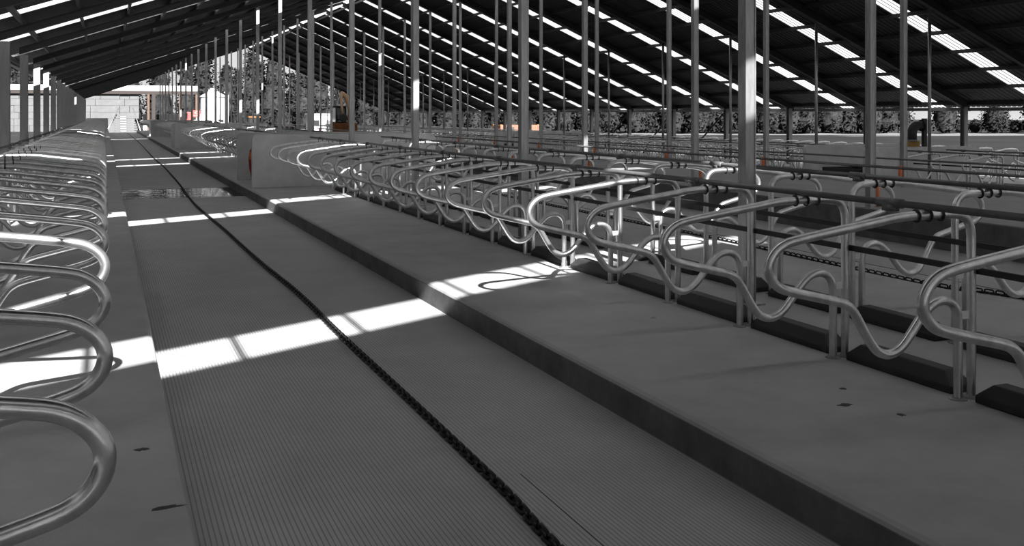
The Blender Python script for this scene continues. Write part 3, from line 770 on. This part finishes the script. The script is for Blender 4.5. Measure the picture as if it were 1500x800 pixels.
def tree_meshes(seed, h, cr, base, bushy, mcrown):
    rnd = random.Random(seed)
    tr = MB(); lean = rnd.uniform(-.3, .3)
    tr.tube([(0, 0, 0), (lean * .3, 0, h * .4), (lean, 0, h * .92)], [h * .016 + .05, h * .012 + .03, .03], 6)
    for k in range(6):
        a = rnd.uniform(0, 2 * pi); z = h * rnd.uniform(base * .6, .8); L = cr * rnd.uniform(.5, .9)
        tr.tube([(lean * z / h, 0, z), (lean * z / h + cos(a) * L, sin(a) * L, z + L * rnd.uniform(.0, .4))], [.05, .02], 4, False)
    cm = MB(); nc = 200 if not bushy else 150
    for k in range(nc):
        u = rnd.random() ** .8; z = h * (base + (1 - base) * u)
        env = cr * ((1 - u) ** .7 * .95 + .1) if not bushy else cr * sqrt(max(.02, 1 - (2 * u - .9) ** 2)) if u > .05 else cr * .7
        a = rnd.uniform(0, 2 * pi); d = env * sqrt(rnd.uniform(.1, 1.0))
        cx, cy = lean * z / h + cos(a) * d, sin(a) * d
        for q in range(9):
            s = rnd.uniform(.12, .30) * (cr / 2.2) ** .5
            ax = Vector((rnd.gauss(0, 1), rnd.gauss(0, 1), rnd.gauss(0, .6))).normalized(); ay = ax.cross(Vector((rnd.gauss(0, 1), rnd.gauss(0, 1), rnd.gauss(0, 1)))).normalized()
            c = Vector((cx + rnd.gauss(0, .38), cy + rnd.gauss(0, .38), z + rnd.gauss(0, .28)))
            cm.add([c - ax * s - ay * s * .35, c + ax * s * .2 - ay * s * .5, c + ax * s, c - ax * s * .1 + ay * s * .5], [(0, 1, 2, 3)])
    prof = [(.02, base)] + [((cr * .70 * ((1 - u) ** .7 * .95 + .1)) if not bushy else cr * .76 * sqrt(max(.02, 1 - (2 * u - .9) ** 2)), base + (1 - base) * u) for u in (.06, .2, .35, .5, .65, .8, .92)] + [(.02, .99)]
    cm.lathe([(a * rnd.uniform(.85, 1.1), h * b) for a, b in prof], 9)
    me = bpy.data.meshes.new('crown'); me.from_pydata(cm.v, [], cm.f); me.materials.append(mcrown)
    return tr.mesh('trunk', M['trunk'], True), me
PINES = [tree_meshes(10 + k, 12.2 + .5 * (k % 2), 2.3 + .3 * (k % 3), .10 + .05 * (k % 3), False, M['crown']) for k in range(5)]
BUSH = [tree_meshes(30 + k, 4.5, 2.2, .08, True, M['bush']) for k in range(4)]
def tree(kind, x, y, z, s, sz, label, cat, group, seed):
    rnd = random.Random(seed); tr, cr = (PINES if kind == 'pine' else BUSH)[seed % (5 if kind == 'pine' else 4)]
    o = tag(link('pine_tree' if kind == 'pine' else 'shrub_tree', None, None, (x, y, z), (0, 0, rnd.uniform(0, 6.28)), (s, s, s * sz)), label, cat, group)
    link('trunk', tr, o); link('crown', cr, o)
n = 0
rnd = random.Random(21)
t = -34.0
while t < 118:
    n += 1; bx, by = belt(t)
    hs = rnd.uniform(.85, 1.12) * (1.0 if t > 60 else 1.0)
    tree('pine', bx + rnd.uniform(-1, 1), by + rnd.uniform(-2.5, 3.5), -.9 if t < 20 else -1.3, hs, rnd.uniform(.92, 1.1),
         'dark ragged pine in the front line of the belt, %s counted from its shed end' % nth(n), 'tree', 'pines of the belt, front line', n)
    t += rnd.uniform(2.6, 3.9)
n = 0; t = -30.0
while t < 118:
    n += 1; bx, by = belt(t)
    tree('pine', bx + rnd.uniform(-1, 1), by + 9 + rnd.uniform(-2, 3), -.9 if t < 20 else -1.3, rnd.uniform(.8, 1.0), rnd.uniform(.9, 1.05),
         'dark pine in the back line of the belt, %s counted from its shed end' % nth(n), 'tree', 'pines of the belt, back line', n + 2)
    t += rnd.uniform(4.2, 6.0)
n = 0; t = 20.0
while t < 112:
    n += 1; bx, by = belt(t)
    tree('bush', bx + rnd.uniform(-1, 1), by - 3.6 + rnd.uniform(-.6, 1), -1.3, rnd.uniform(.75, 1.0) * (1.0 if t < 60 else 1.3), 1.0,
         'low shrub at the foot of the pine belt, %s counted from its shed end' % nth(n), 'shrub', 'shrubs under the pines', n)
    t += rnd.uniform(2.2, 3.4)
for k, (bx, by, s, sz, lab) in enumerate([(122, 118, 1.0, 1.1, 'bushy tree just past the end of the pine belt'),
        (128, 114, .95, 1.0, 'second bushy tree past the end of the pine belt'), (136, 112, 1.15, 1.15, 'taller dark bushy tree beside the elbow pipe'),
        (143, 107, .75, 1.0, 'bushy tree between the tall one and the hedge')]):
    tree('bush', bx, by, -1.3, s, sz, lab, 'tree', 'bushy trees past the belt', k)
n = 0; q = 0.0
while q < 1.0:
    n += 1
    tree('bush', 126 + 60 * q + rnd.uniform(-1, 1), 122 - 46 * q + rnd.uniform(-1, 1), -1.3, rnd.uniform(.48, .62), .95,
         'round dark bush in the far hedge across the field, %s counted from the pines' % nth(n), 'shrub', 'bushes of the far hedge', n)
    q += .034

# hedge added out of view to shade the open side of the barn
rnd = random.Random(77); hb = MB()
for k in range(2600):
    c = Vector((-8.5 + rnd.gauss(0, .8), rnd.uniform(-24, 84), rnd.uniform(-.3, 6.5))); sz = rnd.uniform(.5, 1.0)
    ax = Vector((rnd.gauss(0, .5), rnd.gauss(0, 1), rnd.gauss(0, 1))).normalized(); ay = ax.cross(Vector((rnd.gauss(0, 1), rnd.gauss(0, .4), rnd.gauss(0, .4)))).normalized()
    hb.add([c - ax * sz - ay * sz * .5, c + ax * sz * .2 - ay * sz * .6, c + ax * sz, c - ax * sz * .1 + ay * sz * .6], [(0, 1, 2, 3)])
tag(stuff(link('added_shade_hedge', hb.mesh('added_shade_hedge', M['crown']))), 'unseen hedge added outside the open side to shade it', 'hedge')
